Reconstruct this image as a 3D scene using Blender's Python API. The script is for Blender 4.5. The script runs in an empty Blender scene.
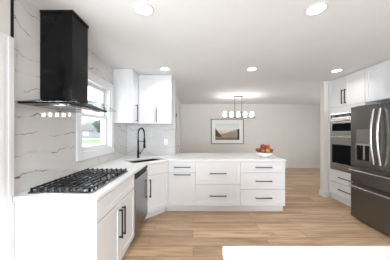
import bpy, bmesh, math, random
from mathutils import Vector, Matrix, noise
random.seed(7)
C = bpy.context.scene.collection
PI = math.pi

# ------------------------------------------------------------------ camera, world, lights, exposure
H = 1.38
cam_d = bpy.data.cameras.new('camera')
cam_d.sensor_width = 36.0
cam_d.lens = 184.0 / 390.0 * 36.0
cam_d.shift_x = 2.0 / 390.0
cam_d.shift_y = 2.0 / 390.0
cam_d.clip_start = 0.02
cam_d.clip_end = 300
cam = bpy.data.objects.new('camera', cam_d)
C.objects.link(cam)
cam.location = (0, 0, H)
cam.rotation_euler = (PI / 2, 0, 0)
bpy.context.scene.camera = cam

world = bpy.data.worlds.new('overcast_sky')
bpy.context.scene.world = world
world.use_nodes = True
bg = world.node_tree.nodes['Background']
bg.inputs[0].default_value = (0.93, 0.97, 1.0, 1)
bg.inputs[1].default_value = 2.6

def area(name, loc, rot, sx, sy, power, color=(1, 1, 1)):
    d = bpy.data.lights.new(name, 'AREA')
    d.shape = 'RECTANGLE'
    d.size, d.size_y = sx, sy
    d.energy = power
    d.color = color
    o = bpy.data.objects.new(name, d)
    C.objects.link(o)
    o.location = loc
    o.rotation_euler = rot
    return o

# kitchen window daylight; the rear, side and dining area lights are added fill
area('fill_light_rear', (1.0, -4.66, 1.15), (PI / 2 + 0.3, 0, 0), 3.4, 2.1, 228, (0.84, 0.93, 1.0))
area('fill_light_side', (-1.60, 0.81, 1.05), (0, -PI / 2, 0), 1.8, 0.75, 46, (0.84, 0.93, 1.0))
area('daylight_kitchen_window', (-1.62, 2.6, 1.6), (0, -PI / 2, 0), 0.9, 0.78, 1.5, (0.90, 0.96, 1.0))
area('fill_light_dining', (5.62, 4.79, 1.4), (0, PI / 2, 0), 1.6, 1.15, 20, (0.88, 0.95, 1.0))

vs = bpy.context.scene.view_settings
bpy.context.scene.display_settings.display_device = 'sRGB'
vs.view_transform = 'Standard'
vs.look = 'None'
vs.exposure = 0.37
vs.gamma = 1.0
vs.use_curve_mapping = False

# ------------------------------------------------------------------ materials
def srgb(r, g, b):
    f = lambda c: (c / 255) / 12.92 if c / 255 <= 0.04045 else ((c / 255 + 0.055) / 1.055) ** 2.4
    return (f(r), f(g), f(b), 1)

class N:
    def __init__(s, name):
        s.m = bpy.data.materials.new(name)
        s.m.use_nodes = True
        s.t = s.m.node_tree
        s.b = s.t.nodes['Principled BSDF']
    def n(s, typ, **kw):
        nd = s.t.nodes.new(typ)
        for k, v in kw.items():
            if k.startswith('i_'):
                k2 = k[2:]
                nd.inputs[int(k2) if k2.isdigit() else k2.replace('_', ' ')].default_value = v
            else:
                setattr(nd, k, v)
        return nd
    def l(s, a, b):
        s.t.links.new(a, b)
    def ramp(s, src, stops):
        r = s.n('ShaderNodeValToRGB')
        e = r.color_ramp.elements
        while len(e) < len(stops):
            e.new(0.5)
        for k, (p, c) in enumerate(stops):
            e[k].position = p
            e[k].color = c if isinstance(c, tuple) else (c, c, c, 1)
        s.l(src, r.inputs[0])
        return r.outputs[0]
    def coords(s, scale=(1, 1, 1), rot=(0, 0, 0), kind='Object'):
        tc = s.n('ShaderNodeTexCoord')
        mp = s.n('ShaderNodeMapping')
        mp.inputs['Scale'].default_value = scale
        mp.inputs['Rotation'].default_value = rot
        s.l(tc.outputs[kind], mp.inputs['Vector'])
        return mp.outputs[0]

def plain(name, col, rough=0.5, metal=0.0, spec=0.5, var=0.03, vscale=6.0, coat=0.0, emit=None, estr=0.0):
    m = N(name)
    b = m.b
    if var:
        nz = m.n('ShaderNodeTexNoise', i_Scale=vscale, i_Detail=3.0)
        m.l(m.coords(), nz.inputs['Vector'])
        c1 = tuple(max(0, c * (1 - var)) for c in col[:3]) + (1,)
        c2 = tuple(min(1, c * (1 + var)) for c in col[:3]) + (1,)
        m.l(m.ramp(nz.outputs['Fac'], [(0.3, c1), (0.7, c2)]), b.inputs['Base Color'])
    else:
        b.inputs['Base Color'].default_value = col
    b.inputs['Roughness'].default_value = rough
    b.inputs['Metallic'].default_value = metal
    b.inputs['Specular IOR Level'].default_value = spec
    b.inputs['Coat Weight'].default_value = coat
    if emit:
        b.inputs['Emission Color'].default_value = emit
        b.inputs['Emission Strength'].default_value = estr
    return m.m

def oak_floor():
    m = N('oak_planks')
    v = m.coords()
    br = m.n('ShaderNodeTexBrick', offset=0.37, offset_frequency=2)
    br.inputs['Color1'].default_value = (0.0, 0, 0, 1)
    br.inputs['Color2'].default_value = (1, 1, 1, 1)
    br.inputs['Mortar'].default_value = (0.5, 0.5, 0.5, 1)
    br.inputs['Scale'].default_value = 1.0
    br.inputs['Mortar Size'].default_value = 0.0022
    br.inputs['Brick Width'].default_value = 1.5
    br.inputs['Row Height'].default_value = 0.185
    m.l(v, br.inputs['Vector'])
    # grain, stretched along the plank; offset by plank tone so each board differs
    add = m.n('ShaderNodeVectorMath', operation='MULTIPLY_ADD')
    m.l(br.outputs['Color'], add.inputs[0])
    add.inputs[1].default_value = (3.7, 9.1, 5.3)
    m.l(v, add.inputs[2])
    mp = m.n('ShaderNodeMapping')
    mp.inputs['Scale'].default_value = (0.9, 11.0, 1.0)
    m.l(add.outputs[0], mp.inputs['Vector'])
    nz = m.n('ShaderNodeTexNoise', i_Scale=1.6, i_Detail=6.0, i_Roughness=0.62, i_Distortion=0.6)
    m.l(mp.outputs[0], nz.inputs['Vector'])
    grain = m.ramp(nz.outputs['Fac'], [(0.28, OAK[0]), (0.5, OAK[1]), (0.72, OAK[2])])
    tone = m.ramp(br.outputs['Color'], [(0.0, 0.80), (1.0, 1.12)])
    mx = m.n('ShaderNodeMix', data_type='RGBA', blend_type='MULTIPLY')
    mx.inputs[0].default_value = 1.0
    m.l(grain, mx.inputs[6]); m.l(tone, mx.inputs[7])
    mj = m.n('ShaderNodeMix', data_type='RGBA', blend_type='MIX')
    m.l(br.outputs['Fac'], mj.inputs[0])
    m.l(mx.outputs[2], mj.inputs[6])
    mj.inputs[7].default_value = OAK[3]
    m.l(mj.outputs[2], m.b.inputs['Base Color'])
    m.b.inputs['Roughness'].default_value = 0.42
    m.b.inputs['Specular IOR Level'].default_value = 0.4
    return m.m

OAK = [srgb(148, 118, 90), srgb(192, 160, 129), srgb(214, 186, 156), srgb(118, 94, 72)]

def veined(name, base, vein, rough, axis, slope, spacing, half, amount, tile=None, seed=0.0):
    """pale stone with thin, broken, nearly parallel veins; axis = the horizontal axis of the face"""
    m = N(name)
    tc = m.n('ShaderNodeTexCoord')
    sp = m.n('ShaderNodeSeparateXYZ'); m.l(tc.outputs['Object'], sp.inputs[0])
    def mt(op, a, b=0.0, c=0.0):
        q = m.n('ShaderNodeMath', operation=op)
        for k, s in enumerate((a, b, c)):
            if isinstance(s, (int, float)): q.inputs[k].default_value = s
            else: m.l(s, q.inputs[k])
        return q.outputs[0]
    up = sp.outputs[2] if axis != 'flat' else sp.outputs[1]
    hz = sp.outputs[axis] if axis != 'flat' else sp.outputs[0]
    def nz(scale, detail):
        q = m.n('ShaderNodeTexNoise', i_Scale=scale, i_Detail=detail)
        mp = m.n('ShaderNodeMapping'); mp.inputs['Location'].default_value = (seed, seed * 2.1, seed * 0.7)
        m.l(tc.outputs['Object'], mp.inputs['Vector']); m.l(mp.outputs[0], q.inputs['Vector'])
        return mt('SUBTRACT', q.outputs['Fac'], 0.5)
    u = mt('MULTIPLY_ADD', hz, slope, up)
    u = mt('MULTIPLY_ADD', nz(1.6, 1.0), 0.55, u)
    u = mt('MULTIPLY_ADD', nz(9.0, 4.0), 0.10, u)
    f = mt('ABSOLUTE', mt('SUBTRACT', mt('FRACT', mt('DIVIDE', u, spacing)), 0.5))
    wid = mt('MULTIPLY_ADD', nz(7.0, 2.0), half / spacing * 2.4, half / spacing)
    line = mt('SUBTRACT', 1.0, mt('DIVIDE', f, mt('MAXIMUM', wid, 0.002)))
    line = mt('MAXIMUM', line, 0.0)
    mask = m.ramp(mt('ADD', nz(5.0, 3.0), 0.5), [(0.40, 0.0), (0.54, amount)])
    fac = mt('MULTIPLY', line, mask)
    cl = m.n('ShaderNodeTexNoise', i_Scale=2.2, i_Detail=3.0)
    m.l(tc.outputs['Object'], cl.inputs['Vector'])
    bc = m.ramp(cl.outputs['Fac'], [(0.3, tuple(c * 0.955 for c in base[:3]) + (1,)), (0.7, base)])
    mx = m.n('ShaderNodeMix', data_type='RGBA', blend_type='MIX')
    m.l(fac, mx.inputs[0]); m.l(bc, mx.inputs[6]); mx.inputs[7].default_value = vein
    out = mx.outputs[2]
    if tile:
        cb = m.n('ShaderNodeCombineXYZ')
        m.l(hz, cb.inputs[0]); m.l(up, cb.inputs[1])
        br = m.n('ShaderNodeTexBrick', offset=0.5)
        br.inputs['Color1'].default_value = (1, 1, 1, 1); br.inputs['Color2'].default_value = (0.98, 0.98, 0.98, 1)
        br.inputs['Mortar'].default_value = (tile[2], tile[2], tile[2], 1)
        br.inputs['Scale'].default_value = 1.0
        br.inputs['Mortar Size'].default_value = 0.002
        br.inputs['Brick Width'].default_value = tile[0]; br.inputs['Row Height'].default_value = tile[1]
        m.l(cb.outputs[0], br.inputs['Vector'])
        m2 = m.n('ShaderNodeMix', data_type='RGBA', blend_type='MULTIPLY'); m2.inputs[0].default_value = 1.0
        m.l(out, m2.inputs[6]); m.l(br.outputs['Color'], m2.inputs[7])
        out = m2.outputs[2]
    m.l(out, m.b.inputs['Base Color'])
    m.b.inputs['Roughness'].default_value = rough
    return m.m

def glass(name, tint=(1, 1, 1, 1), gl=0.03):
    m = N(name)
    m.t.nodes.remove(m.b)
    o = [x for x in m.t.nodes if x.type == 'OUTPUT_MATERIAL'][0]
    tr = m.n('ShaderNodeBsdfTransparent'); tr.inputs[0].default_value = tint
    gs = m.n('ShaderNodeBsdfGlossy'); gs.inputs['Roughness'].default_value = 0.02
    lw = m.n('ShaderNodeLayerWeight'); lw.inputs[0].default_value = 0.5
    pw = m.n('ShaderNodeMath', operation='POWER'); pw.inputs[1].default_value = 5.0
    m.l(lw.outputs['Facing'], pw.inputs[0])
    fr = m.n('ShaderNodeMath', operation='MULTIPLY_ADD'); fr.inputs[1].default_value = 0.9; fr.inputs[2].default_value = gl
    m.l(pw.outputs[0], fr.inputs[0])
    mx = m.n('ShaderNodeMixShader')
    m.l(fr.outputs[0], mx.inputs[0]); m.l(tr.outputs[0], mx.inputs[1]); m.l(gs.outputs[0], mx.inputs[2])
    m.l(mx.outputs[0], o.inputs[0])
    return m.m

def steel(name, col, rough, stretch=(1, 1, 60)):
    m = N(name)
    nz = m.n('ShaderNodeTexNoise', i_Scale=8.0, i_Detail=3.0)
    m.l(m.coords(stretch), nz.inputs['Vector'])
    c1 = tuple(c * 0.93 for c in col[:3]) + (1,)
    m.l(m.ramp(nz.outputs['Fac'], [(0.3, c1), (0.7, col)]), m.b.inputs['Base Color'])
    m.b.inputs['Metallic'].default_value = 1.0
    m.b.inputs['Roughness'].default_value = rough
    return m.m

def landscape():
    # a plain generic landscape print: pale sky, dark hillside left, low trees right, sandy meadow
    m = N('landscape_print')
    tc = m.n('ShaderNodeTexCoord')
    sp = m.n('ShaderNodeSeparateXYZ'); m.l(tc.outputs['Object'], sp.inputs[0])
    nz = m.n('ShaderNodeTexNoise', i_Scale=7.0, i_Detail=4.0); m.l(tc.outputs['Object'], nz.inputs['Vector'])
    def math_(op, a, b):
        q = m.n('ShaderNodeMath', operation=op)
        for k, s in enumerate((a, b)):
            if isinstance(s, (int, float)): q.inputs[k].default_value = s
            else: m.l(s, q.inputs[k])
        return q.outputs[0]
    x, z = sp.outputs[0], sp.outputs[2]
    wob = math_('MULTIPLY', math_('SUBTRACT', nz.outputs['Fac'], 0.5), 0.07)
    zz = math_('ADD', z, wob)
    ground = m.ramp(math_('ADD', math_('MULTIPLY', zz, 1.5), 0.5), [(0.02, srgb(84, 68, 55)), (0.2, srgb(168, 138, 108)), (0.32, srgb(208, 192, 166)), (0.5, srgb(222, 214, 196)), (0.66, srgb(230, 231, 226)), (1.0, srgb(208, 217, 218))])
    # hillside on the left: z < 0.18 - (x+0.46)*1.25 ; trees on right: z < -0.02 + (x-0.1)*0.28
    hill = math_('LESS_THAN', zz, math_('SUBTRACT', 0.14, math_('MULTIPLY', math_('ADD', x, 0.46), 1.35)))
    trees = math_('MULTIPLY', math_('LESS_THAN', zz, math_('MULTIPLY', math_('SUBTRACT', x, 0.10), 0.32)), math_('GREATER_THAN', zz, -0.17))
    m1 = m.n('ShaderNodeMix', data_type='RGBA'); m.l(math_('MULTIPLY', trees, 0.75), m1.inputs[0]); m.l(ground, m1.inputs[6]); m1.inputs[7].default_value = srgb(112, 122, 122)
    t2 = math_('MULTIPLY', math_('GREATER_THAN', x, 0.385), math_('LESS_THAN', zz, 0.1))
    m15 = m.n('ShaderNodeMix', data_type='RGBA'); m.l(t2, m15.inputs[0]); m.l(m1.outputs[2], m15.inputs[6]); m15.inputs[7].default_value = srgb(40, 42, 40)
    m2 = m.n('ShaderNodeMix', data_type='RGBA'); m.l(math_('MULTIPLY', hill, math_('GREATER_THAN', zz, -0.2)), m2.inputs[0]); m.l(m15.outputs[2], m2.inputs[6]); m2.inputs[7].default_value = srgb(44, 44, 42)
    m.l(m2.outputs[2], m.b.inputs['Base Color'])
    m.b.inputs['Roughness'].default_value = 0.5
    return m.m

M = {}
M['floor'] = oak_floor()
M['wall'] = plain('greige_wall_paint', srgb(222, 219, 214), 0.85, var=0.012)
M['ceiling'] = plain('ceiling_paint', srgb(230, 231, 232), 0.9, var=0.01)
M['trim'] = plain('white_trim_paint', srgb(224, 224, 225), 0.4, var=0.01)
M['cab'] = plain('white_cabinet_lacquer', srgb(228, 228, 230), 0.35, var=0.01)
M['tile'] = veined('veined_marble_tile', srgb(212, 209, 207), srgb(74, 66, 62), 0.035, 1, 0.22, 0.165, 0.0045, 0.95, (1.2, 0.6, 0.93), 1.3)
M['tileb'] = veined('veined_marble_tile_back', srgb(210, 209, 208), srgb(140, 136, 134), 0.08, 0, 0.1, 0.2, 0.006, 0.8, (0.6, 0.3, 0.88), 4.0)
M['quartz'] = veined('white_quartz', srgb(240, 239, 238), srgb(190, 187, 186), 0.16, 'flat', 0.5, 0.45, 0.006, 0.5, None, 2.0)
M['black'] = plain('gloss_black_enamel', (0.006, 0.006, 0.0065, 1), 0.2, var=0.0, spec=0.16)
M['matte_black'] = plain('matte_black', (0.009, 0.009, 0.010, 1), 0.4, var=0.05, spec=0.2)
M['iron'] = plain('cast_iron', (0.016, 0.016, 0.018, 1), 0.4, var=0.15, vscale=40)
M['cooktop'] = plain('dark_enamel_tray', (0.16, 0.165, 0.175, 1), 0.22, metal=1.0, var=0.05)
M['pull'] = plain('dark_bronze_pull', (0.03, 0.029, 0.029, 1), 0.38, metal=0.6, var=0.05)
M['steel'] = steel('brushed_stainless', (0.40, 0.39, 0.38, 1), 0.26, (60, 60, 1))
M['steel_dark'] = steel('dark_stainless', (0.20, 0.193, 0.187, 1), 0.30, (60, 60, 1))
M['steel_side'] = plain('grey_fridge_side', (0.10, 0.098, 0.095, 1), 0.4, metal=0.3)
M['steel_dw'] = steel('satin_stainless', (0.30, 0.295, 0.295, 1), 0.26, (60, 60, 1))
M['chrome'] = steel('polished_steel', (0.62, 0.61, 0.60, 1), 0.26, (1, 1, 1))
M['nickel'] = steel('grey_nickel', (0.20, 0.195, 0.19, 1), 0.3, (1, 1, 1))
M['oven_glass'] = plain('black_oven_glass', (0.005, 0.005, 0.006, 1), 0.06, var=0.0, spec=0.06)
M['gasket'] = plain('dark_gasket', (0.012, 0.012, 0.012, 1), 0.6, var=0.0)
M['glass'] = glass('window_glass')
M['hood_glass'] = glass('hood_glass', (0.90, 0.93, 0.93, 1), 0.04)
M['shade'] = plain('opal_glass_lit', (0.9, 0.9, 0.9, 1), 0.3, var=0.0, emit=(1, 0.97, 0.93, 1), estr=17.0)
M['lens'] = plain('downlight_lens', (0.9, 0.9, 0.9, 1), 0.4, var=0.0, emit=(1, 0.98, 0.95, 1), estr=6.0)
M['ceramic'] = plain('white_ceramic', srgb(240, 239, 238), 0.2, var=0.0)
M['mat'] = plain('picture_mat', srgb(238, 236, 232), 0.8, var=0.0)
M['print'] = landscape()
M['frame'] = plain('dark_wood_frame', (0.06, 0.055, 0.05, 1), 0.4, var=0.1)
M['plastic'] = plain('white_plastic', srgb(242, 242, 242), 0.35, var=0.0)
M['dkplastic'] = plain('grey_plastic', srgb(74, 72, 70), 0.4, var=0.0)
M['stem'] = plain('brown_stem', (0.05, 0.03, 0.015, 1), 0.7, var=0.1)
M['lawn'] = plain('lawn_grass', srgb(128, 142, 112), 0.95, var=0.25, vscale=1.2)
M['pave'] = plain('concrete_paving', srgb(226, 224, 220), 0.9, var=0.05)
M['leaf1'] = plain('leaf_dark', srgb(80, 96, 84), 0.9, var=0.35, vscale=3)
M['leaf2'] = plain('leaf_pale', srgb(140, 168, 140), 0.9, var=0.3, vscale=3)
M['bark'] = plain('bark', srgb(110, 96, 84), 0.9, var=0.2)
M['siding'] = plain('grey_siding', srgb(150, 152, 156), 0.8, var=0.05)
M['roof'] = plain('grey_shingles', srgb(120, 120, 124), 0.9, var=0.15, vscale=20)

def fruit_mat(name, c1, c2):
    m = N(name)
    nz = m.n('ShaderNodeTexNoise', i_Scale=14.0, i_Detail=3.0, i_Distortion=0.5)
    m.l(m.coords((1, 1, 0.5)), nz.inputs['Vector'])
    m.l(m.ramp(nz.outputs['Fac'], [(0.35, c1), (0.68, c2)]), m.b.inputs['Base Color'])
    m.b.inputs['Roughness'].default_value = 0.35
    return m.m
M['fr_red'] = fruit_mat('red_apple_skin', srgb(122, 30, 24), srgb(164, 66, 46))
M['fr_dark'] = fruit_mat('dark_apple_skin', srgb(92, 24, 22), srgb(132, 44, 34))
M['fr_orange'] = fruit_mat('blushed_apple_skin', srgb(150, 52, 34), srgb(188, 100, 62))
M['fr_yellow'] = fruit_mat('yellow_apple_skin', srgb(196, 140, 44), srgb(206, 160, 72))

# ------------------------------------------------------------------ mesh helpers
class MB:
    def __init__(s):
        s.bm = bmesh.new()
    def box(s, x0, x1, y0, y1, z0, z1):
        v = [s.bm.verts.new(p) for p in ((x0, y0, z0), (x1, y0, z0), (x1, y1, z0), (x0, y1, z0), (x0, y0, z1), (x1, y0, z1), (x1, y1, z1), (x0, y1, z1))]
        for f in ((0, 3, 2, 1), (4, 5, 6, 7), (0, 1, 5, 4), (1, 2, 6, 5), (2, 3, 7, 6), (3, 0, 4, 7)):
            s.bm.faces.new([v[k] for k in f])
        return s
    def loft(s, loops, cap0=True, cap1=True, closed=True):
        R = [[s.bm.verts.new(p) for p in lp] for lp in loops]
        n = len(R[0])
        for a, b in zip(R, R[1:]):
            for k in range(n if closed else n - 1):
                s.bm.faces.new((a[k], a[(k + 1) % n], b[(k + 1) % n], b[k]))
        if cap0: s.bm.faces.new(list(reversed(R[0])))
        if cap1: s.bm.faces.new(R[-1])
        return s
    def lathe(s, prof, c=(0, 0, 0), n=24, cap0=True, cap1=True):
        return s.loft([[(c[0] + r * math.cos(2 * PI * k / n), c[1] + r * math.sin(2 * PI * k / n), c[2] + z) for k in range(n)] for r, z in prof], cap0, cap1)
    def tube(s, pts, r, n=10, closed_path=False):
        P = [Vector(p) for p in pts]
        R = r if isinstance(r, (list, tuple)) else [r] * len(P)
        t0 = (P[1] - P[0]).normalized()
        up = Vector((0, 0, 1)) if abs(t0.z) < 0.9 else Vector((1, 0, 0))
        nrm = (up - t0 * up.dot(t0)).normalized()
        loops = []
        for k, p in enumerate(P):
            a = P[max(0, k - 1)]; b = P[min(len(P) - 1, k + 1)]
            t = (b - a).normalized()
            nrm = (nrm - t * nrm.dot(t)).normalized()
            bn = t.cross(nrm)
            loops.append([tuple(p + (nrm * math.cos(2 * PI * j / n) + bn * math.sin(2 * PI * j / n)) * R[k]) for j in range(n)])
        return s.loft(loops)
    def prism(s, poly, z0, z1):
        return s.loft([[(x, y, z0) for x, y in poly], [(x, y, z1) for x, y in poly]])
    def plate(s, outer, holes, z0, z1):
        """polygon with holes, extruded"""
        es = []
        for lp in [outer] + holes:
            vv = [s.bm.verts.new((x, y, z1)) for x, y in lp]
            es += [s.bm.edges.new((vv[k], vv[(k + 1) % len(vv)])) for k in range(len(vv))]
        g = bmesh.ops.triangle_fill(s.bm, use_beauty=True, use_dissolve=False, edges=es)
        fs = [f for f in g['geom'] if isinstance(f, bmesh.types.BMFace)]
        ex = bmesh.ops.extrude_face_region(s.bm, geom=fs)
        bmesh.ops.translate(s.bm, vec=(0, 0, z0 - z1), verts=[v for v in ex['geom'] if isinstance(v, bmesh.types.BMVert)])
        return s
    def build(s, name, mat, parent=None, smooth=False, bevel=0.0):
        bmesh.ops.recalc_face_normals(s.bm, faces=s.bm.faces[:])
        me = bpy.data.meshes.new(name)
        s.bm.to_mesh(me); s.bm.free()
        me.materials.append(mat)
        if smooth:
            for p in me.polygons: p.use_smooth = True
        o = bpy.data.objects.new(name, me)
        C.objects.link(o)
        if parent: o.parent = parent
        if bevel:
            b = o.modifiers.new('edge', 'BEVEL')
            b.width = bevel; b.segments = 2; b.limit_method = 'ANGLE'; b.angle_limit = math.radians(50)
        if smooth:
            try:
                me.set_sharp_from_angle(angle=math.radians(40))
            except Exception:
                pass
        return o

def tag(o, label, cat, group=None):
    o['label'] = label; o['category'] = cat
    if group: o['group'] = group
    return o
def thing(name, label, cat, loc=(0, 0, 0), rz=0.0, group=None):
    o = bpy.data.objects.new(name, None)
    C.objects.link(o)
    o.location = loc; o.rotation_euler = (0, 0, rz)
    o.empty_display_size = 0.1
    return tag(o, label, cat, group)
def struct(name, mb, mat, parent=None, bevel=0.0, smooth=False):
    o = mb.build(name, mat, parent, smooth, bevel)
    o['kind'] = 'structure'
    return o
def rrect(cx, cy, hx, hy, r, n=5, off=0.0):
    hx += off; hy += off; r = max(0.004, r + off)
    out = []
    for qx, qy, a0 in ((1, 1, 0), (-1, 1, PI / 2), (-1, -1, PI), (1, -1, 1.5 * PI)):
        for k in range(n + 1):
            a = a0 + PI / 2 * k / n
            out.append((cx + qx * (hx - r) + r * math.cos(a), cy + qy * (hy - r) + r * math.sin(a)))
    return out
def rot2(pts, a, c):
    ca, sa = math.cos(a), math.sin(a)
    return [(c[0] + x * ca - y * sa, c[1] + x * sa + y * ca) for x, y in pts]

# ------------------------------------------------------------------ the room
CEIL = 2.45
WX = -1.345            # face of the tiled wall
KB = 3.76              # face of the kitchen back wall
FAR = 7.05
struct('floor', MB().box(-1.6, 5.7, -4.85, FAR + 0.15, -0.1, 0), M['floor'])
struct('ceiling', MB().box(-1.6, 5.7, -4.85, FAR + 0.15, CEIL, CEIL + 0.1), M['ceiling'])
# left wall: window opening y 2.20..3.00 z 1.13..2.075 ; doorway y 0.40..1.22 z 0..1.97
w = MB()
xo, xi = -1.50, WX - 0.010
w.box(xo, xi, -4.7, 0.40, 0, CEIL).box(xo, xi, 0.40, 1.22, 1.98, CEIL).box(xo, xi, 1.22, 2.20, 0, CEIL)
w.box(xo, xi, 2.20, 3.00, 0, 1.13).box(xo, xi, 2.20, 3.00, 2.075, CEIL).box(xo, xi, 3.00, 3.90, 0, CEIL)
struct('wall_left', w, M['wall'])
t = MB()
xt = WX - 0.0095
t.box(xt, WX, 1.379, 2.20, 0.90, CEIL).box(xt, WX, 2.20, 3.00, 0.90, 1.13).box(xt, WX, 2.20, 3.00, 2.075, CEIL).box(xt, WX, 3.00, KB, 0.90, CEIL)
struct('wall_left_tile', t, M['tile'])
struct('trim_1', MB().box(WX - 0.0095, WX + 0.003, 1.365, 1.3785, 0.915, CEIL), M['matte_black'])
struct('wall_back', MB().box(-1.36, -0.37, KB + 0.01, KB + 0.12, 0, CEIL), M['wall'])
struct('wall_back_tile', MB().box(WX, -0.37, KB, KB + 0.0095, 0.90, CEIL), M['tileb'])
# dining room left wall with a door
dl = -0.475
w = MB()
w.box(dl - 0.12, dl, KB + 0.125, 5.62, 0, CEIL).box(dl - 0.12, dl, 5.62, 6.46, 2.05, CEIL).box(dl - 0.12, dl, 6.46, FAR, 0, CEIL)
struct('wall_dining_left', w, M['wall'])
d1 = struct('door_1', MB().box(dl - 0.07, dl - 0.02, 5.625, 6.455, 0.005, 2.045), M['trim'])
struct('door_casing', MB().box(dl, dl + 0.02, 5.53, 5.62, 0, 2.14).box(dl, dl + 0.02, 6.46, 6.55, 0, 2.14).box(dl, dl + 0.02, 5.62, 6.46, 2.05, 2.14), M['trim'], d1)
k = MB().lathe([(0.012, 0), (0.012, 0.03), (0.026, 0.034), (0.026, 0.055), (0.012, 0.062)], n=14).build('door_knob', M['chrome'], d1, True)
k.rotation_euler = (0, PI / 2, 0); k.location = (dl - 0.02, 5.69, 0.95)
struct('wall_far', MB().box(-0.6, 5.7, FAR, FAR + 0.12, 0, CEIL), M['wall'])
struct('wall_right', MB().box(3.5, 3.62, -4.7, 3.9, 0, CEIL), M['wall'])
struct('wall_divider', MB().box(2.78, 5.5, 3.905, 4.02, 0, CEIL), M['wall'])
w = MB()
w.box(5.5, 5.6, 4.02, 4.15, 0, CEIL).box(5.5, 5.6, 5.43, FAR, 0, CEIL).box(5.5, 5.6, 4.15, 5.43, 0, 0.55).box(5.5, 5.6, 4.15, 5.43, 2.25, CEIL)
struct('wall_dining_right', w, M['wall'])
w = MB()
w.box(-1.5, -0.75, -4.7, -4.6, 0, CEIL).box(2.75, 3.62, -4.7, -4.6, 0, CEIL).box(-0.75, 2.75, -4.7, -4.6, 2.2, CEIL)
struct('wall_rear', w, M['wall'])
# baseboards
struct('baseboard_far', MB().box(dl, 5.5, FAR - 0.016, FAR, 0, 0.135).box(dl, 5.5, FAR - 0.010, FAR, 0.135, 0.15), M['trim'])
struct('baseboard_divider', MB().box(2.762, 2.872, 3.885, 3.905, 0, 0.13).box(2.762, 2.78, 3.905, 4.036, 0, 0.13).box(2.762, 5.5, 4.02, 4.036, 0, 0.13), M['trim'], None, 0.004)
struct('baseboard_left', MB().box(dl, dl + 0.016, KB + 0.125, 5.53, 0, 0.14).box(dl, dl + 0.016, 6.55, FAR - 0.016, 0, 0.14), M['trim'])
# the joint between kitchen floor and dining floor
struct('trim_2', MB().box(dl + 0.016, 5.5, 4.68, 4.72, 0.0, 0.004), plain('oak_threshold', srgb(128, 97, 72), 0.45, var=0.1))

# kitchen window
cx = WX
win = struct('window_1', MB().box(cx, cx + 0.02, 2.11, 2.20, 1.13, 2.16).box(cx, cx + 0.02, 3.00, 3.09, 1.13, 2.16).box(cx, cx + 0.02, 2.20, 3.00, 2.075, 2.16).box(cx, cx + 0.022, 2.11, 3.09, 1.04, 1.13), M['trim'], None, 0.003)
struct('window_jamb', MB().box(-1.5, cx, 2.20, 2.215, 1.13, 2.075).box(-1.5, cx, 2.985, 3.00, 1.13, 2.075).box(-1.5, cx, 2.215, 2.985, 2.06, 2.075).box(-1.5, cx, 2.215, 2.985, 1.13, 1.145), M['trim'], win)
def sash(name, x0, x1, z0, z1):
    y0, y1, s = 2.216, 2.984, 0.042
    o = MB().box(x0, x1, y0, y0 + s, z0, z1).box(x0, x1, y1 - s, y1, z0, z1).box(x0, x1, y0 + s, y1 - s, z0, z0 + s).box(x0, x1, y0 + s, y1 - s, z1 - s, z1)
    f = struct(name, o, M['trim'], win)
    struct('pane', MB().box((x0 + x1) / 2 - 0.002, (x0 + x1) / 2 + 0.002, y0 + s, y1 - s, z0 + s, z1 - s), M['glass'], f)
sash('lower_sash', -1.425, -1.395, 1.146, 1.625)
sash('upper_sash', -1.465, -1.435, 1.585, 2.059)
# doorway at the near end of the tiled wall
d2 = struct('door_2', MB().box(-1.43, -1.39, 0.405, 0.48, 0.005, 1.975).box(-1.43, -1.39, 1.14, 1.215, 0.005, 1.975).box(-1.43, -1.39, 0.48, 1.14, 0.005, 0.20).box(-1.43, -1.39, 0.48, 1.14, 1.88, 1.975), M['trim'])
struct('pane', MB().box(-1.412, -1.408, 0.48, 1.14, 0.20, 1.88), M['glass'], d2)  # door leaf is unseen; glazing added to let the side fill light in
dc = MB().box(WX - 0.01, WX + 0.04, 1.222, 1.345, 0.9115, 2.065).box(WX - 0.01, WX + 0.04, 1.222, 1.332, 0.8785, 0.9115).box(WX - 0.01, WX + 0.04, 1.222, 1.3485, 0, 0.8785).box(WX - 0.01, WX + 0.04, 0.30, 0.398, 0, 2.065).box(WX - 0.01, WX + 0.04, 0.398, 1.222, 1.972, 2.065)
dc.box(WX + 0.04, WX + 0.046, 1.235, 1.27, 0, 2.02).box(WX + 0.04, WX + 0.046, 1.295, 1.318, 0, 2.05)
struct('door_casing', dc, M['trim'], d2, 0.003)
# unseen patio door and dining window, added as openings for the fill lights
p = MB()
for x0 in (-0.75, 0.40, 1.56, 2.69):
    p.box(x0, x0 + 0.06, -4.68, -4.62, 0, 2.2)
p.box(-0.75, 2.75, -4.68, -4.62, 2.14, 2.2).box(-0.75, 2.75, -4.68, -4.62, 0, 0.06)
w2 = struct('added_window_rear', p, M['trim'])
struct('pane', MB().box(-0.69, 2.69, -4.652, -4.648, 0.06, 2.14), M['glass'], w2)
p = MB().box(5.53, 5.58, 4.15, 4.21, 0.55, 2.25).box(5.53, 5.58, 5.37, 5.43, 0.55, 2.25).box(5.53, 5.58, 4.21, 5.37, 0.55, 0.61).box(5.53, 5.58, 4.21, 5.37, 2.19, 2.25).box(5.53, 5.58, 4.77, 4.81, 0.61, 2.19)
w3 = struct('added_window_dining', p, M['trim'])
struct('pane', MB().box(5.553, 5.557, 4.21, 5.37, 0.61, 2.19), M['glass'], w3)

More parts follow.
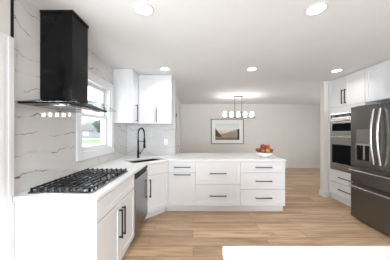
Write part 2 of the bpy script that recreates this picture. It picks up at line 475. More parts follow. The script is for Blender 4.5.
# ------------------------------------------------------------------ outside the kitchen window
struct('ground_paving', MB().box(-70, -1.5, -12, 24.8, -0.35, -0.16), M['pave'])
struct('ground_lawn', MB().box(-70, -1.5, 24.8, 37.5, -0.35, -0.15), M['lawn'])
struct('ground_street', MB().box(-70, -1.5, 37.5, 75, -0.35, -0.17), M['pave'])
h = thing('house', 'grey house seen far off through the kitchen window', 'house', (-26.3, 43.5, -0.17))
MB().box(-3.5, 2.6, 0, 6, 0, 2.0).build('wall', M['siding'], h)
MB().loft([[(-3.8, -0.4, 2.0), (2.9, -0.4, 2.0), (2.9, 6.4, 2.0), (-3.8, 6.4, 2.0)], [(-3.0, 2.6, 3.4), (2.1, 2.6, 3.4), (2.1, 3.4, 3.4), (-3.0, 3.4, 3.4)]]).build('roof', M['roof'], h)
MB().box(0.3, 1.6, -0.06, 0, 0.7, 1.6).build('window', M['trim'], h)
MB().box(-2.2, -1.0, -0.06, 0, 0.7, 1.6).build('window', M['trim'], h)
def tree(loc, hgt, rad, mat, label, seed):
    rnd = random.Random(seed)
    r = thing('leafy_tree', label, 'tree', loc)
    MB().tube([(0, 0, 0), (0.05, 0, hgt * 0.3), (0, 0.05, hgt * 0.6)], [0.16, 0.12, 0.07], 8).build('trunk', M['bark'], r, True)
    bm = bmesh.new()
    for k in range(16):
        a = rnd.uniform(0, 2 * PI); q = rnd.uniform(0.2, 0.72) * rad
        c = Vector((q * math.cos(a), q * math.sin(a), hgt * rnd.uniform(0.42, 0.88)))
        rr = rad * rnd.uniform(0.28, 0.46)
        g = bmesh.ops.create_icosphere(bm, subdivisions=3, radius=rr, matrix=Matrix.Translation(c))
        for v in g['verts']:
            d = (v.co - c)
            v.co = c + d * (1 + 0.35 * noise.noise(v.co * 2.6 + Vector((seed, k, 0))))
    m = MB(); m.bm.free(); m.bm = bm
    m.build('foliage', mat, r)
tree((-20.7, 42.0, -0.17), 4.6, 1.7, M['leaf1'], 'dark green tree standing right of the grey house outside the window', 3)
tree((-18.2, 41.0, -0.17), 3.2, 1.0, M['leaf2'], 'pale low tree nearest the right edge of the window view', 5)
tree((-31.5, 55.0, -0.17), 5.2, 1.9, M['leaf2'], 'pale tree rising behind the grey house outside the window', 9)

# ------------------------------------------------------------------ cabinet parts (local frame: x to the right, y into the cabinet, z up)
FT = 0.02    # front thickness
def shaker(name, x0, x1, z0, z1, parent, rail=0.058, mat=None, gap=0.0026):
    x0 += gap; x1 -= gap; z0 += gap; z1 -= gap
    m = MB()
    y0, y1, yr = -FT, -0.0005, -FT + 0.009
    m.box(x0, x0 + rail, y0, y1, z0, z1).box(x1 - rail, x1, y0, y1, z0, z1)
    m.box(x0 + rail, x1 - rail, y0, y1, z0, z0 + rail).box(x0 + rail, x1 - rail, y0, y1, z1 - rail, z1)
    m.box(x0 + rail, x1 - rail, yr, y1, z0 + rail, z1 - rail)
    return m.build(name, mat or M['cab'], parent)
def pull_h(xc, z, L, parent, y=-FT):
    m = MB()
    m.box(xc - L / 2, xc + L / 2, y - 0.038, y - 0.026, z - 0.006, z + 0.006)
    for s in (-1, 1):
        m.box(xc + s * (L / 2 - 0.012) - 0.006, xc + s * (L / 2 - 0.012) + 0.006, y - 0.026, y, z - 0.006, z + 0.006)
    return m.build('handle', M['pull'], parent)
def pull_v(x, z0, z1, parent, y=-FT):
    m = MB()
    m.box(x - 0.006, x + 0.006, y - 0.038, y - 0.026, z0, z1)
    for z in (z0 + 0.012, z1 - 0.012):
        m.box(x - 0.006, x + 0.006, y - 0.026, y, z - 0.006, z + 0.006)
    return m.build('handle', M['pull'], parent)
def base(label, loc, rz, w, depth=0.6, z1=0.879):
    r = thing('base_cabinet', label, 'cabinet', loc, rz)
    MB().box(0.0005, w - 0.0005, 0, depth, 0.11, z1).build('carcass', M['cab'], r)
    MB().box(0.0005, w - 0.0005, 0.055, depth, 0, 0.11).build('toe_kick', M['cab'], r)
    return r
TOPZ = 0.868
RL = PI / 2          # left run faces +X
RR = -PI / 2         # right run faces -X

# cooktop cabinet
FX = -0.73           # carcass front of the left run
r = thing('base_cabinet', 'white base cabinet under the gas cooktop with two black handles', 'cabinet', (FX, 1.35, 0), RL)
MB().box(0.0, 0.885, 0, 0.6, 0.11, 0.879).build('carcass', M['cab'], r)
MB().box(0.02, 0.885, 0.055, 0.6, 0, 0.11).build('toe_kick', M['cab'], r)
MB().box(-0.0005, 0.018, -FT, 0.0, 0.0, 0.879).box(0.0, 0.0195, 0, 0.6, 0, 0.11).build('end_panel', M['cab'], r)
shaker('drawer_front', 0.02, 0.885, 0.705, TOPZ, r, 0.05)
dA = shaker('door', 0.02, 0.4525, 0.115, 0.70, r)
dB = shaker('door', 0.4525, 0.885, 0.115, 0.70, r)
pull_v(0.4525 - 0.035, 0.36, 0.64, dA)
pull_v(0.4525 + 0.035, 0.36, 0.64, dB)

# dishwasher
r = thing('dishwasher', 'stainless steel dishwasher between cooktop cabinet and corner sink cabinet', 'dishwasher', (FX, 2.2385, 0), RL)
MB().box(0.002, 0.45, 0.0, 0.57, 0.10, 0.872).build('tub', M['steel_side'], r)
MB().box(0.004, 0.594, -0.03, -0.001, 0.115, 0.80).build('door', M['steel_dw'], r, False, 0.004)
MB().box(0.004, 0.594, -0.028, -0.001, 0.83, 0.868).box(0.004, 0.594, -0.012, -0.001, 0.80, 0.83).build('control_strip', M['gasket'], r)
MB().box(0.004, 0.594, 0.04, 0.055, 0.0, 0.10).build('toe_panel', M['gasket'], r)

# corner sink cabinet, diagonal front
DA = (-0.7135, 2.85); DB = (-0.418, 3.1425)
L = math.hypot(DB[0] - DA[0], DB[1] - DA[1])
ang = math.atan2(DB[1] - DA[1], DB[0] - DA[0])
nin = (-math.sin(ang), math.cos(ang))
r = thing('base_cabinet', 'white diagonal corner cabinet under the black sink', 'cabinet', (DA[0] + nin[0] * FT, DA[1] + nin[1] * FT, 0), ang)
MB().box(0.0, L, 0.0, 0.018, 0.11, 0.879).build('carcass', M['cab'], r)
MB().box(-0.02, L - 0.002, 0.055, 0.07, 0, 0.11).build('toe_kick', M['cab'], r)
shaker('drawer_front', 0.004, L - 0.004, 0.70, TOPZ, r, 0.045)
d = shaker('door', 0.004, L - 0.004, 0.115, 0.695, r)
pull_v(0.045, 0.36, 0.64, d)

# pull-out, two-drawer and three-drawer cabinets of the peninsula
PY = 3.16
X0, X1, X2, X3 = -0.418, 0.043, 0.807, 1.573
r = base('narrow white peninsula cabinet with two black pulls close together, next to diagonal sink cabinet', (X0, PY, 0), 0, X1 - X0)
wd = X1 - X0
MB().box(-0.016, 0.0, -0.006, 0.03, 0.11, 0.879).box(-0.050, 0.0, 0.055, 0.07, 0, 0.11).build('filler_strip', M['cab'], r)
d = shaker('drawer', 0, wd, 0.695, TOPZ, r, 0.045); pull_h(wd / 2 + 0.005, 0.782, 0.28, d)
d = shaker('door', 0, wd, 0.115, 0.69, r); pull_h(wd / 2 + 0.005, 0.655, 0.28, d)
r = base('middle white peninsula cabinet with two deep drawers', (X1, PY, 0), 0, X2 - X1)
wd = X2 - X1
d = shaker('drawer', 0, wd, 0.49, TOPZ, r); pull_h(wd / 2, 0.675, 0.28, d)
d = shaker('drawer', 0, wd, 0.115, 0.485, r); pull_h(wd / 2, 0.295, 0.28, d)
r = base('white peninsula cabinet with three drawers at the free end, below the fruit bowl', (X2, PY, 0), 0, X3 - X2)
wd = X3 - X2
for z0, z1 in ((0.69, TOPZ), (0.405, 0.685), (0.115, 0.40)):
    d = shaker('drawer', 0, wd, z0, z1, r, 0.05)
    pull_h(wd / 2 + 0.01, (z0 + z1) / 2 + (0.0 if z0 > 0.6 else 0.0), 0.28, d)

# worktop with sink cut-out
SC = (-0.81, 3.12)
hole = rot2(rrect(0, 0, 0.30, 0.18, 0.05), ang, SC)
o1 = (-0.695, 2.84); o2 = (-0.408, 3.122)
outer = [(WX + 0.0005, 1.333), (-0.695, 1.333), o1, o2, (1.592, 3.122), (1.592, 4.10), (-0.366, 4.10), (-0.366, KB - 0.0005), (WX + 0.0005, KB - 0.0005)]
wt = MB().plate(outer, [hole], 0.88, 0.91).build('worktop', M['quartz'], None, False, 0.002)
tag(wt, 'white quartz worktop running from the cooktop round the sink along the peninsula', 'worktop')

# sink
s = thing('sink', 'black undermount sink set diagonally in the corner of the worktop', 'sink', (SC[0], SC[1], 0), ang)
lp = lambda off, z: [(x, y, z) for x, y in rrect(0, 0, 0.30, 0.18, 0.05, 5, off)]
MB().loft([lp(-0.02, 0.67), lp(0.004, 0.69), lp(0.008, 0.86), lp(0.025, 0.868), lp(0.025, 0.8795), lp(0.0, 0.8795), lp(-0.003, 0.86), lp(-0.012, 0.70), lp(-0.035, 0.682)]).build('basin', M['matte_black'], s, True)
MB().lathe([(0.045, 0.6825), (0.045, 0.685), (0.03, 0.685), (0.028, 0.683)], n=20).build('drain', M['chrome'], s, True)

# faucet (local +x leans over the sink)
f = thing('faucet', 'tall black spring pull-down faucet behind the corner sink', 'faucet', (-1.005, 3.375, 0.91), ang - PI / 2)
MB().lathe([(0.028, 0), (0.028, 0.008), (0.021, 0.014), (0.021, 0.13), (0.016, 0.14), (0.014, 0.33), (0.012, 0.335)], n=18).build('body', M['matte_black'], f, True)
arc = [(0.0, 0, 0.33), (0.0, 0, 0.43)]
for k in range(1, 13):
    a = PI - PI * k / 12
    arc.append((0.11 + 0.11 * math.cos(a), 0, 0.43 + 0.11 * math.sin(a)))
arc.append((0.22, 0, 0.36))
MB().tube(arc, 0.008, 8).build('hose', M['matte_black'], f, True)
sp = MB()
prev = None; acc = []
P = [Vector(p) for p in arc]
tot = 46; coil = []
segs = []
for a, b in zip(P, P[1:]):
    segs.append((b - a).length)
Ltot = sum(segs)
for k in range(tot * 8 + 1):
    sd = Ltot * k / (tot * 8); q = 0
    while q < len(segs) - 1 and sd > segs[q]:
        sd -= segs[q]; q += 1
    c = P[q].lerp(P[q + 1], min(1, sd / segs[q]))
    t_ = (P[q + 1] - P[q]).normalized()
    n1 = Vector((0, 1, 0)); n2 = t_.cross(n1)
    th = 2 * PI * k / 8
    coil.append(tuple(c + (n1 * math.cos(th) + n2 * math.sin(th)) * 0.0125))
sp.tube(coil, 0.0022, 5).build('spring', M['matte_black'], f, True)
MB().lathe([(0.014, 0.36), (0.017, 0.35), (0.017, 0.26), (0.021, 0.24), (0.021, 0.19), (0.017, 0.185)], (0.22, 0, 0), 16).build('spray_head', M['matte_black'], f, True)
MB().tube([(0, 0, 0.30), (0.1, 0, 0.305), (0.205, 0, 0.305)], 0.006, 8).lathe([(0.0235, 0.295), (0.0235, 0.315)], (0.22, 0, 0), 16).build('holder_arm', M['matte_black'], f, True)
MB().tube([(0.0, 0.018, 0.075), (0.0, 0.045, 0.08)], 0.014, 10).tube([(0.0, 0.038, 0.08), (0.03, 0.07, 0.13), (0.045, 0.085, 0.165)], [0.007, 0.006, 0.005], 8).build('lever', M['matte_black'], f, True)

# ------------------------------------------------------------------ gas cooktop (local x along the wall, y towards the wall)
ck = thing('gas_cooktop', 'black gas cooktop with cast iron grates on the worktop under the hood', 'cooktop', (-0.77, 1.40, 0.91), RL)
W_, D_ = 0.80, 0.50
MB().loft([[(x, y, 0.0) for x, y in rrect(W_ / 2, D_ / 2, W_ / 2, D_ / 2, 0.02)], [(x, y, 0.008) for x, y in rrect(W_ / 2, D_ / 2, W_ / 2, D_ / 2, 0.02)], [(x, y, 0.012) for x, y in rrect(W_ / 2, D_ / 2, W_ / 2, D_ / 2, 0.02, 5, -0.008)]]).build('tray', M['cooktop'], ck, False)
def grate(x0, x1, y0=0.022, y1=0.478, ny=9):
    m = MB()
    zt, zb = 0.036, 0.028
    for yy in (y0, y1 - 0.009):
        m.box(x0, x1, yy, yy + 0.009, zb - 0.004, zt)
    for k in range(2):
        xx = x0 + (x1 - x0 - 0.008) * (0.12 + 0.76 * k)
        m.box(xx, xx + 0.008, y0, y1, zb - 0.004, zt - 0.003)
    for k in range(ny):                         # long bars along the wall with turned-down ends
        yy = y0 + 0.002 + (y1 - y0 - 0.011) * k / (ny - 1)
        m.box(x0, x1, yy, yy + 0.007, zb, zt + 0.002)
        for xx in (x0, x1 - 0.010):
            m.box(xx, xx + 0.010, yy - 0.004, yy + 0.011, 0.0125, zt + 0.004)
    for k in range(5):
        xx = x0 + (x1 - x0 - 0.012) * k / 4
        for yy in (y0 - 0.002, y1 - 0.010):
            m.box(xx, xx + 0.012, yy, yy + 0.012, 0.0125, zt + 0.004)
    return m.build('grate', M['iron'], ck)
grate(0.012, 0.265); grate(0.535, 0.788)
grate(0.270, 0.530, 0.13, 0.478, 7)
for x, y, r_ in ((0.14, 0.13, 0.04), (0.14, 0.37, 0.032), (0.40, 0.30, 0.052), (0.66, 0.13, 0.032), (0.66, 0.37, 0.04)):
    b = MB().lathe([(r_ + 0.012, 0.0122), (r_ + 0.012, 0.018), (r_, 0.021)], (x, y, 0), 20).build('burner', M['chrome'], ck, True)
    MB().lathe([(r_, 0.0212), (r_, 0.029), (r_ - 0.008, 0.031)], (x, y, 0), 20).build('burner_cap', M['iron'], b, True)
for k in range(5):
    MB().lathe([(0.021, 0.0122), (0.021, 0.018), (0.017, 0.02), (0.016, 0.034), (0.013, 0.036)], (0.30 + 0.05 * k, 0.055 + (0.018 if k % 2 else 0), 0), 16).build('knob', M['cooktop'], ck, True)

# ------------------------------------------------------------------ range hood (local x out of the wall, y along the wall)
hd = thing('range_hood', 'black chimney range hood with curved glass canopy above the cooktop', 'range hood', (WX, 1.735, 0))
y0, y1 = -0.121, 0.122
MB().box(0.002, 0.285, y0, y1, 1.655, 2.449).build('chimney', M['black'], hd, False, 0.003)
m = MB()
for k in range(5):
    z = 2.385 - 0.013 * k
    m.box(0.03, 0.125, y0 - 0.002, y0 - 0.0002, z, z + 0.006)
m.build('vent_grille', M['matte_black'], hd)
MB().box(0.002, 0.293, y0 - 0.004, y1 + 0.004, 2.425, 2.4492).build('chimney_collar', M['black'], hd)
MB().loft([[(x, y, 1.598) for x, y in rrect(0.19, 0, 0.187, 0.335, 0.02)], [(x, y, 1.608) for x, y in rrect(0.192, 0, 0.189, 0.345, 0.02)], [(x, y, 1.615) for x, y in rrect(0.192, 0, 0.189, 0.34, 0.02)], [(x, y, 1.66) for x, y in rrect(0.16, 0, 0.15, 0.17, 0.02)]]).build('canopy_body', M['black'], hd)
gl = []
for k in range(17):
    y = -0.355 + 0.71 * k / 16
    z = 1.606 + 0.045 * (1 - (y / 0.355) ** 2)
    ex = 0.475 - 0.0 * abs(y)
    gl.append([(0.002, y, z), (ex, y, z), (ex, y, z + 0.006), (0.002, y, z + 0.006)])
MB().loft(gl).build('glass_canopy', M['hood_glass'], hd)
MB().box(0.06, 0.34, -0.24, -0.01, 1.592, 1.5982).box(0.06, 0.34, 0.01, 0.24, 1.592, 1.5982).build('grease_filter', M['steel'], hd)
for y in (-0.262, 0.262):
    MB().lathe([(0.022, 1.593), (0.022, 1.5982)], (0.3, y, 0), 14).build('hood_lamp', M['ceramic'], hd)

# ------------------------------------------------------------------ wall cabinets in the corner
UZ0, UZ1 = 1.535, 2.448
UX = -1.015
r = thing('wall_cabinet', 'white wall cabinet on the window wall, side panel towards the window', 'cabinet', (UX - FT, 3.105, 0), RL)
dp = (UX - FT) - WX - 0.001
MB().box(0, KB - 3.105 - 0.001, 0, dp, UZ0, UZ1).build('carcass', M['cab'], r)
d = shaker('door', 0.002, 0.318, UZ0 + 0.002, UZ1 - 0.012, r, 0.055)
pull_v(0.15, 1.565, 1.865, d)
r = thing('wall_cabinet', 'white two-door wall cabinet on the back wall above the sink', 'cabinet', (UX - FT + 0.002, 3.45, 0), 0)
wd = -0.404 - (UX - FT + 0.002)
MB().box(0, wd, 0, KB - 3.451, UZ0, UZ1).build('carcass', M['cab'], r)
xm = 0.022 + (wd - 0.022) * 0.48
shaker('door', 0.024, xm, UZ0 + 0.002, UZ1 - 0.012, r, 0.055)
d = shaker('door', xm, wd, UZ0 + 0.002, UZ1 - 0.012, r, 0.055)
pull_v(xm + 0.04, 1.565, 1.835, d)

# outlet on the back tile, thermostat in the dining room
ol = thing('wall_outlet', 'white outlet plate on the tiled back wall below the wall cabinet', 'outlet', (-0.555, KB, 1.18))
MB().box(-0.036, 0.036, -0.006, -0.0002, -0.058, 0.058).build('cover_plate', M['plastic'], ol, False, 0.002)
for z in (-0.028, 0.028):
    MB().box(-0.016, 0.016, -0.008, -0.0062, z - 0.017, z + 0.017).build('socket', M['trim'], ol, False, 0.002)
th = thing('thermostat', 'small dark thermostat on the dining room wall beside the white door', 'thermostat', (dl, 5.24, 1.86))
MB().box(0.0002, 0.02, -0.06, 0.06, -0.05, 0.05).build('housing', M['dkplastic'], th, False, 0.004)
MB().box(0.0202, 0.022, -0.035, 0.035, -0.02, 0.03).build('dark_panel', M['oven_glass'], th)  # thermostat screen

# ------------------------------------------------------------------ oven tower (local x towards the camera, y into the wall)
TX = 2.89
tw = thing('oven_cabinet', 'tall white cabinet at the far end holding the wall oven', 'cabinet', (TX, 3.90, 0), RR)
TW = 0.825
m = MB()
m.box(0.0, 0.018, 0, 0.605, 0.11, 2.448).box(TW - 0.018, TW, 0, 0.605, 0.11, 2.448).box(0.018, TW - 0.018, 0.587, 0.605, 0.11, 2.448)
for z0, z1 in ((0.11, 0.128), (0.60, 0.618), (1.762, 1.78), (1.87, 1.888), (2.43, 2.448)):
    m.box(0.018, TW - 0.018, 0, 0.587, z0, z1)
m.build('carcass', M['cab'], tw)
MB().box(0.0, 0.068, -FT, -0.0005, 0.625, 1.872).box(TW - 0.05, TW, -FT, -0.0005, 0.625, 1.872).box(0.068, TW - 0.05, -FT, -0.0005, 1.760, 1.872).build('face_frame', M['cab'], tw)
MB().box(0, TW, 0.02, 0.04, 0, 0.11).build('toe_kick', M['cab'], tw)
d = shaker('drawer', 0.0, TW, 0.375, 0.622, tw, 0.045); pull_h(TW / 2 + 0.02, 0.49, 0.28, d)
d = shaker('drawer', 0.0, TW, 0.115, 0.37, tw, 0.045); pull_h(TW / 2 + 0.02, 0.255, 0.28, d)
d = shaker('door', 0.0, TW / 2, 1.876, 2.436, tw); pull_v(TW / 2 - 0.035, 1.92, 2.19, d)
d = shaker('door', TW / 2, TW, 1.876, 2.436, tw); pull_v(TW / 2 + 0.035, 1.92, 2.19, d)

ov = thing('wall_oven', 'stainless steel double wall oven with two black glass windows built into tall cabinet', 'oven', (TX, 3.90, 0), RR)
ox0, ox1 = 0.070, TW - 0.053
MB().box(ox0 + 0.01, ox1 - 0.01, 0.002, 0.54, 0.622, 1.755).build('body', M['steel_side'], ov)
MB().box(ox0, ox1, -0.036, 0.001, 1.64, 1.757).build('control_panel', M['steel'], ov, False, 0.003)
MB().box(ox0 + 0.025, ox1 - 0.025, -0.0375, -0.0362, 1.668, 1.728).build('dark_panel', M['oven_glass'], ov)  # dark strip stands in for a row of reflections on the steel
def oven_door(z0, z1, g0, g1, hz):
    m = MB()
    a, b = ox0 + 0.055, ox1 - 0.055
    m.box(ox0, a, -0.036, 0.001, z0, z1).box(b, ox1, -0.036, 0.001, z0, z1).box(a, b, -0.036, 0.001, z0, g0).box(a, b, -0.036, 0.001, g1, z1)
    dd = m.build('oven_door', M['steel'], ov, False, 0.002)
    MB().box(a, b, -0.034, -0.004, g0, g1).build('glass_window', M['oven_glass'], dd)
    m = MB().tube([(ox0 + 0.06, -0.070, hz), (ox1 - 0.06, -0.070, hz)], 0.011, 12)
    for x in (ox0 + 0.09, ox1 - 0.09):
        m.tube([(x, -0.070, hz), (x, -0.036, hz)], 0.009, 8)
    m.build('handle', M['chrome'], dd, True)
oven_door(1.345, 1.637, 1.40, 1.55, 1.60)
oven_door(0.735, 1.340, 0.765, 1.13, 1.285)
MB().box(ox0, ox1, -0.036, 0.001, 0.632, 0.732).build('vent_panel', M['steel'], ov, False, 0.003)
MB().box(ox0, ox1, -0.030, 0.001, 0.6245, 0.631).build('base_trim', M['gasket'], ov)

# over-fridge cabinet
oc = thing('wall_cabinet', 'white two-door cabinet above the refrigerator', 'cabinet', (TX, 3.073, 0), RR)
MB().box(0, 0.96, 0, 0.605, 1.872, 2.448).build('carcass', M['cab'], oc)
d = shaker('door', 0.0, 0.48, 1.876, 2.436, oc); pull_v(0.48 - 0.035, 1.92, 2.19, d)
d = shaker('door', 0.48, 0.96, 1.876, 2.436, oc); pull_v(0.48 + 0.035, 1.92, 2.19, d)

# refrigerator
fr = thing('refrigerator', 'stainless steel french door refrigerator with water dispenser at the right', 'refrigerator', (2.55, 2.975, 0), RR)
FW = 0.91
MB().box(0.004, FW - 0.004, 0.075, 0.90, 0.03, 1.765).build('cabinet_body', M['steel_side'], fr)
MB().box(0.05, FW - 0.05, 0.10, 0.86, 0.0, 0.03).build('base', M['gasket'], fr)
for x0 in (0.06, FW - 0.20):
    MB().box(x0, x0 + 0.14, 0.03, 0.2, 1.7655, 1.785).build('hinge_cover', M['steel_side'], fr)
hx = FW / 2
# left door with dispenser recess x .10-.33, z .94-1.19
m = MB()
zb, zt = 0.848, 1.775
rx0, rx1, rz0, rz1 = 0.105, 0.325, 0.945, 1.19
m.box(0.0, rx0, 0, 0.07, zb, zt).box(rx1, hx - 0.003, 0, 0.07, zb, zt).box(rx0, rx1, 0, 0.07, zb, rz0).box(rx0, rx1, 0, 0.07, rz1, zt)
ld = m.build('door', M['steel_dark'], fr, False, 0.004)
MB().box(rx0, rx1, 0.066, 0.0695, rz0, rz1).box(rx0, rx1, 0.002, 0.066, rz0, rz0 + 0.004).build('dispenser_recess', M['gasket'], ld)
MB().box(rx0 - 0.008, rx1 + 0.008, -0.006, 0.012, rz1 - 0.012, rz1 + 0.012).box(rx0 - 0.008, rx0 + 0.004, -0.005, 0.012, rz0, rz1).box(rx1 - 0.004, rx1 + 0.008, -0.005, 0.012, rz0, rz1).box(rx0 + 0.09, rx0 + 0.118, 0.02, 0.04, rz0 + 0.02, rz1 - 0.012).build('dispenser_trim', M['chrome'], ld)
MB().box(rx0, rx1, -0.002, -0.0002, rz1 + 0.014, 1.42).build('dispenser_panel', M['steel'], ld)
rd = MB().box(hx + 0.003, FW, 0, 0.07, zb, zt).build('door', M['steel_dark'], fr, False, 0.004)
def bow(x, z0, z1, par):
    pts = []
    for k in range(13):
        u = k / 12
        pts.append((x, -0.028 - 0.045 * math.sin(PI * u), z0 + (z1 - z0) * u))
    m = MB().tube(pts, 0.014, 10)
    m.tube([(x, 0.0, z0 + 0.012), (x, -0.032, z0 + 0.012)], 0.012, 8).tube([(x, 0.0, z1 - 0.012), (x, -0.032, z1 - 0.012)], 0.012, 8)
    m.build('handle', M['chrome'], par, True)
bow(hx - 0.045, 0.93, 1.70, ld); bow(hx + 0.045, 0.93, 1.70, rd)
def drawer(z0, z1, hz):
    d = MB().box(0.0, FW, 0, 0.07, z0, z1).build('freezer_drawer', M['steel_dark'], fr, False, 0.004)
    m = MB().tube([(0.03, -0.05, hz), (FW - 0.03, -0.05, hz)], 0.014, 10)
    for x in (0.06, FW - 0.06):
        m.tube([(x, 0, hz), (x, -0.05, hz)], 0.011, 8)
    m.build('handle', M['chrome'], d, True)
drawer(0.588, 0.835, 0.785)
drawer(0.035, 0.576, 0.535)

# ------------------------------------------------------------------ island in the foreground
iw = MB().loft([[(x, y, 0.88) for x, y in rrect(0.72, 0.30, 0.60, 0.452, 0.006, 3)], [(x, y, 0.915) for x, y in rrect(0.72, 0.30, 0.60, 0.452, 0.006, 3)]]).build('worktop', M['quartz'], None, False, 0.002)
tag(iw, 'white quartz island top in the foreground', 'worktop')
ib = thing('island_cabinet', 'white island cabinet beneath the foreground worktop', 'cabinet', (0.17, 0.72, 0), 0)
MB().box(0.0, 1.10, -0.80, -0.02, 0.10, 0.879).build('carcass', M['cab'], ib)
MB().box(0.04, 1.06, -0.76, -0.06, 0, 0.10).build('toe_kick', M['cab'], ib)
for k in range(2):
    x0 = k * 0.55
    m = MB(); rr_ = 0.06
    a, b = x0 + 0.002, x0 + 0.548
    m.box(a, a + rr_, -0.0195, 0, 0.105, 0.876).box(b - rr_, b, -0.0195, 0, 0.105, 0.876).box(a + rr_, b - rr_, -0.0195, 0, 0.105, 0.165).box(a + rr_, b - rr_, -0.0195, 0, 0.816, 0.876).box(a + rr_, b - rr_, -0.0195, -0.009, 0.165, 0.816)
    m.build('back_panel', M['cab'], ib)

# ------------------------------------------------------------------ dining room: picture and chandelier
pc = thing('framed_picture', 'framed landscape print with white mat on the far wall', 'picture', (1.3125, FAR, 1.40))
a, b, q = 0.6225, 0.48, 0.024
MB().box(-a, -a + q, -0.03, -0.001, -b, b).box(a - q, a, -0.03, -0.001, -b, b).box(-a + q, a - q, -0.03, -0.001, -b, -b + q).box(-a + q, a - q, -0.03, -0.001, b - q, b).build('frame', M['frame'], pc)
MB().box(-a + q, a - q, -0.016, -0.002, -b + q, b - q).build('mat_board', M['mat'], pc)
pr = MB().box(-0.46, 0.46, -0.0018, 0, -0.32, 0.30).build('print', M['print'], pc)
pr.location = (0, -0.0165, 0)

ch = thing('chandelier', 'linear chandelier with five lit glass shades hanging in the dining room', 'chandelier', (1.344, 5.46, 0))
MB().box(-0.13, 0.13, -0.035, 0.035, 2.425, 2.4495).build('ceiling_plate', M['nickel'], ch, False, 0.004)
for x in (-0.105, 0.105):
    o = MB().tube([(x, 0, 1.80), (x, 0, 2.428)], 0.008, 10).build('rod', M['nickel'], ch, True)
    MB().box(x - 0.020, x + 0.020, -0.020, 0.020, 1.80, 1.985).build('sleeve', M['nickel'], o)
MB().box(-0.50, 0.50, -0.014, 0.014, 1.785, 1.808).build('crossbar', M['nickel'], ch)
for k in range(5):
    x = -0.40 + 0.2 * k
    sk = MB().lathe([(0.018, 1.808), (0.03, 1.818), (0.03, 1.832), (0.012, 1.836)], (x, 0, 0), 14).build('socket_cup', M['nickel'], ch, True)
    MB().lathe([(0.03, 1.833), (0.043, 1.838), (0.045, 1.88), (0.042, 1.93), (0.033, 1.966), (0.030, 1.966), (0.038, 1.93), (0.041, 1.88), (0.040, 1.843), (0.028, 1.8385)], (x, 0, 0), 22).build('glass_shade', M['shade'], ch, True)
    d = bpy.data.lights.new('chandelier_bulb', 'POINT'); d.energy = 0.45; d.color = (1, 0.98, 0.95); d.shadow_soft_size = 0.03
    lo = bpy.data.objects.new('chandelier_bulb', d); C.objects.link(lo); lo.parent = ch; lo.location = (x, 0, 1.985)

# ------------------------------------------------------------------ recessed ceiling lights
DL = [(-0.43, 1.60, 'recessed ceiling light nearest the range hood'),
      (1.07, 1.60, 'recessed ceiling light above the foreground, right of centre'),
      (-0.475, 3.12, 'recessed ceiling light in front of the corner wall cabinets'),
      (1.0, 3.12, 'recessed ceiling light above the free end of the peninsula'),
      (2.5, 3.20, 'recessed ceiling light beside the oven cabinet doors')]
for x, y, lab in DL:
    t = thing('recessed_light', lab, 'ceiling light', (x, y, CEIL), 0, 'recessed ceiling lights')
    MB().lathe([(0.072, -0.001), (0.088, -0.001), (0.088, -0.005), (0.072, -0.007)], n=28, cap0=False, cap1=False).build('trim_ring', M['trim'], t, True)
    MB().lathe([(0.0725, -0.0005), (0.0725, -0.004)], n=28).build('lens', M['lens'], t)
    d = bpy.data.lights.new('downlight_lamp', 'AREA'); d.shape = 'DISK'; d.size = 0.13; d.spread = math.radians(140); d.energy = 2.0 if x > 2 else 3.0; d.color = (1, 0.99, 0.98)
    lo = bpy.data.objects.new('downlight_lamp', d); C.objects.link(lo); lo.parent = t; lo.location = (0, 0, -0.012)

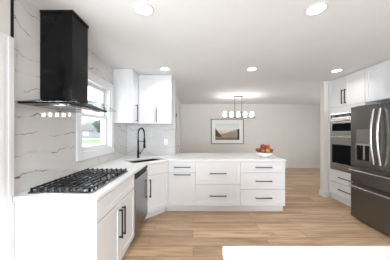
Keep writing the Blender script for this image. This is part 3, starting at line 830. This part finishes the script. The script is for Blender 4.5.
# ------------------------------------------------------------------ fruit bowl
BC = (1.325, 3.42, 0.91)
bw = MB().lathe([(0.055, 0.0), (0.06, 0.006), (0.095, 0.02), (0.135, 0.055), (0.155, 0.092), (0.151, 0.093), (0.130, 0.058), (0.09, 0.026), (0.04, 0.014)], BC, 36).build('fruit_bowl', M['ceramic'], None, True)
tag(bw, 'white ceramic bowl of fruit on the peninsula worktop', 'bowl')
def apple(name, dx, dy, z, r, mat, label, cat, tilt=0.0):
    t = thing(name, label, cat, (BC[0] + dx, BC[1] + dy, BC[2] + z), 0, 'fruit in the white bowl')
    t.rotation_euler = (tilt, tilt * 0.6, dx * 9)
    prof = []
    for k in range(15):
        a = -PI / 2 + PI * k / 14
        rr = r * math.cos(a) ** 0.9 if math.cos(a) > 1e-4 else 0.0
        zz = r * 0.90 * math.sin(a)
        if k >= 12: zz -= r * 0.10 * (k - 11) / 3 * 1.4
        prof.append((max(rr, 0.0015) * (1 + 0.04 * math.sin(a)), zz))
    MB().lathe(prof, n=20).build('flesh', mat, t, True)
    MB().tube([(0, 0, r * 0.72), (0.003, 0, r * 0.95), (0.007, 0, r * 1.1)], 0.002, 6).build('stem', M['stem'], t, True)
FRU = [
 (-0.112, -0.030, 0.132, 0.040, 'fr_dark', 'dark red apple at the left rim of the fruit bowl'),
 (-0.058, -0.092, 0.132, 0.040, 'fr_orange', 'orange-red apple in the front row, just left of the yellow one'),
 (0.024, -0.100, 0.132, 0.040, 'fr_yellow', 'yellow apple at the front of the fruit bowl'),
 (0.098, -0.062, 0.132, 0.040, 'fr_red', 'red apple in the front row, just right of the yellow one'),
 (0.112, 0.028, 0.132, 0.038, 'fr_dark', 'dark red apple at the right rim of the fruit bowl, nearest the worktop end'),
 (0.056, 0.092, 0.132, 0.041, 'fr_red', 'red apple at the back right of the fruit bowl'),
 (-0.032, 0.098, 0.132, 0.041, 'fr_orange', 'orange-red apple at the back of the fruit bowl'),
 (-0.102, 0.056, 0.132, 0.040, 'fr_red', 'red apple at the back left of the fruit bowl'),
 (-0.040, -0.026, 0.205, 0.043, 'fr_red', 'red apple on top of the pile, left one'),
 (0.050, -0.022, 0.205, 0.043, 'fr_orange', 'blushed orange-red apple on top of the pile, right one'),
 (0.0, 0.0, 0.125, 0.044, 'fr_red', 'red apple in the middle of the bowl beneath the others'),
]
for k, (dx, dy, z, r_, mt, lab) in enumerate(FRU):
    apple('apple', dx, dy, z, r_, M[mt], lab, 'apple', 0.25 * ((k % 3) - 1))
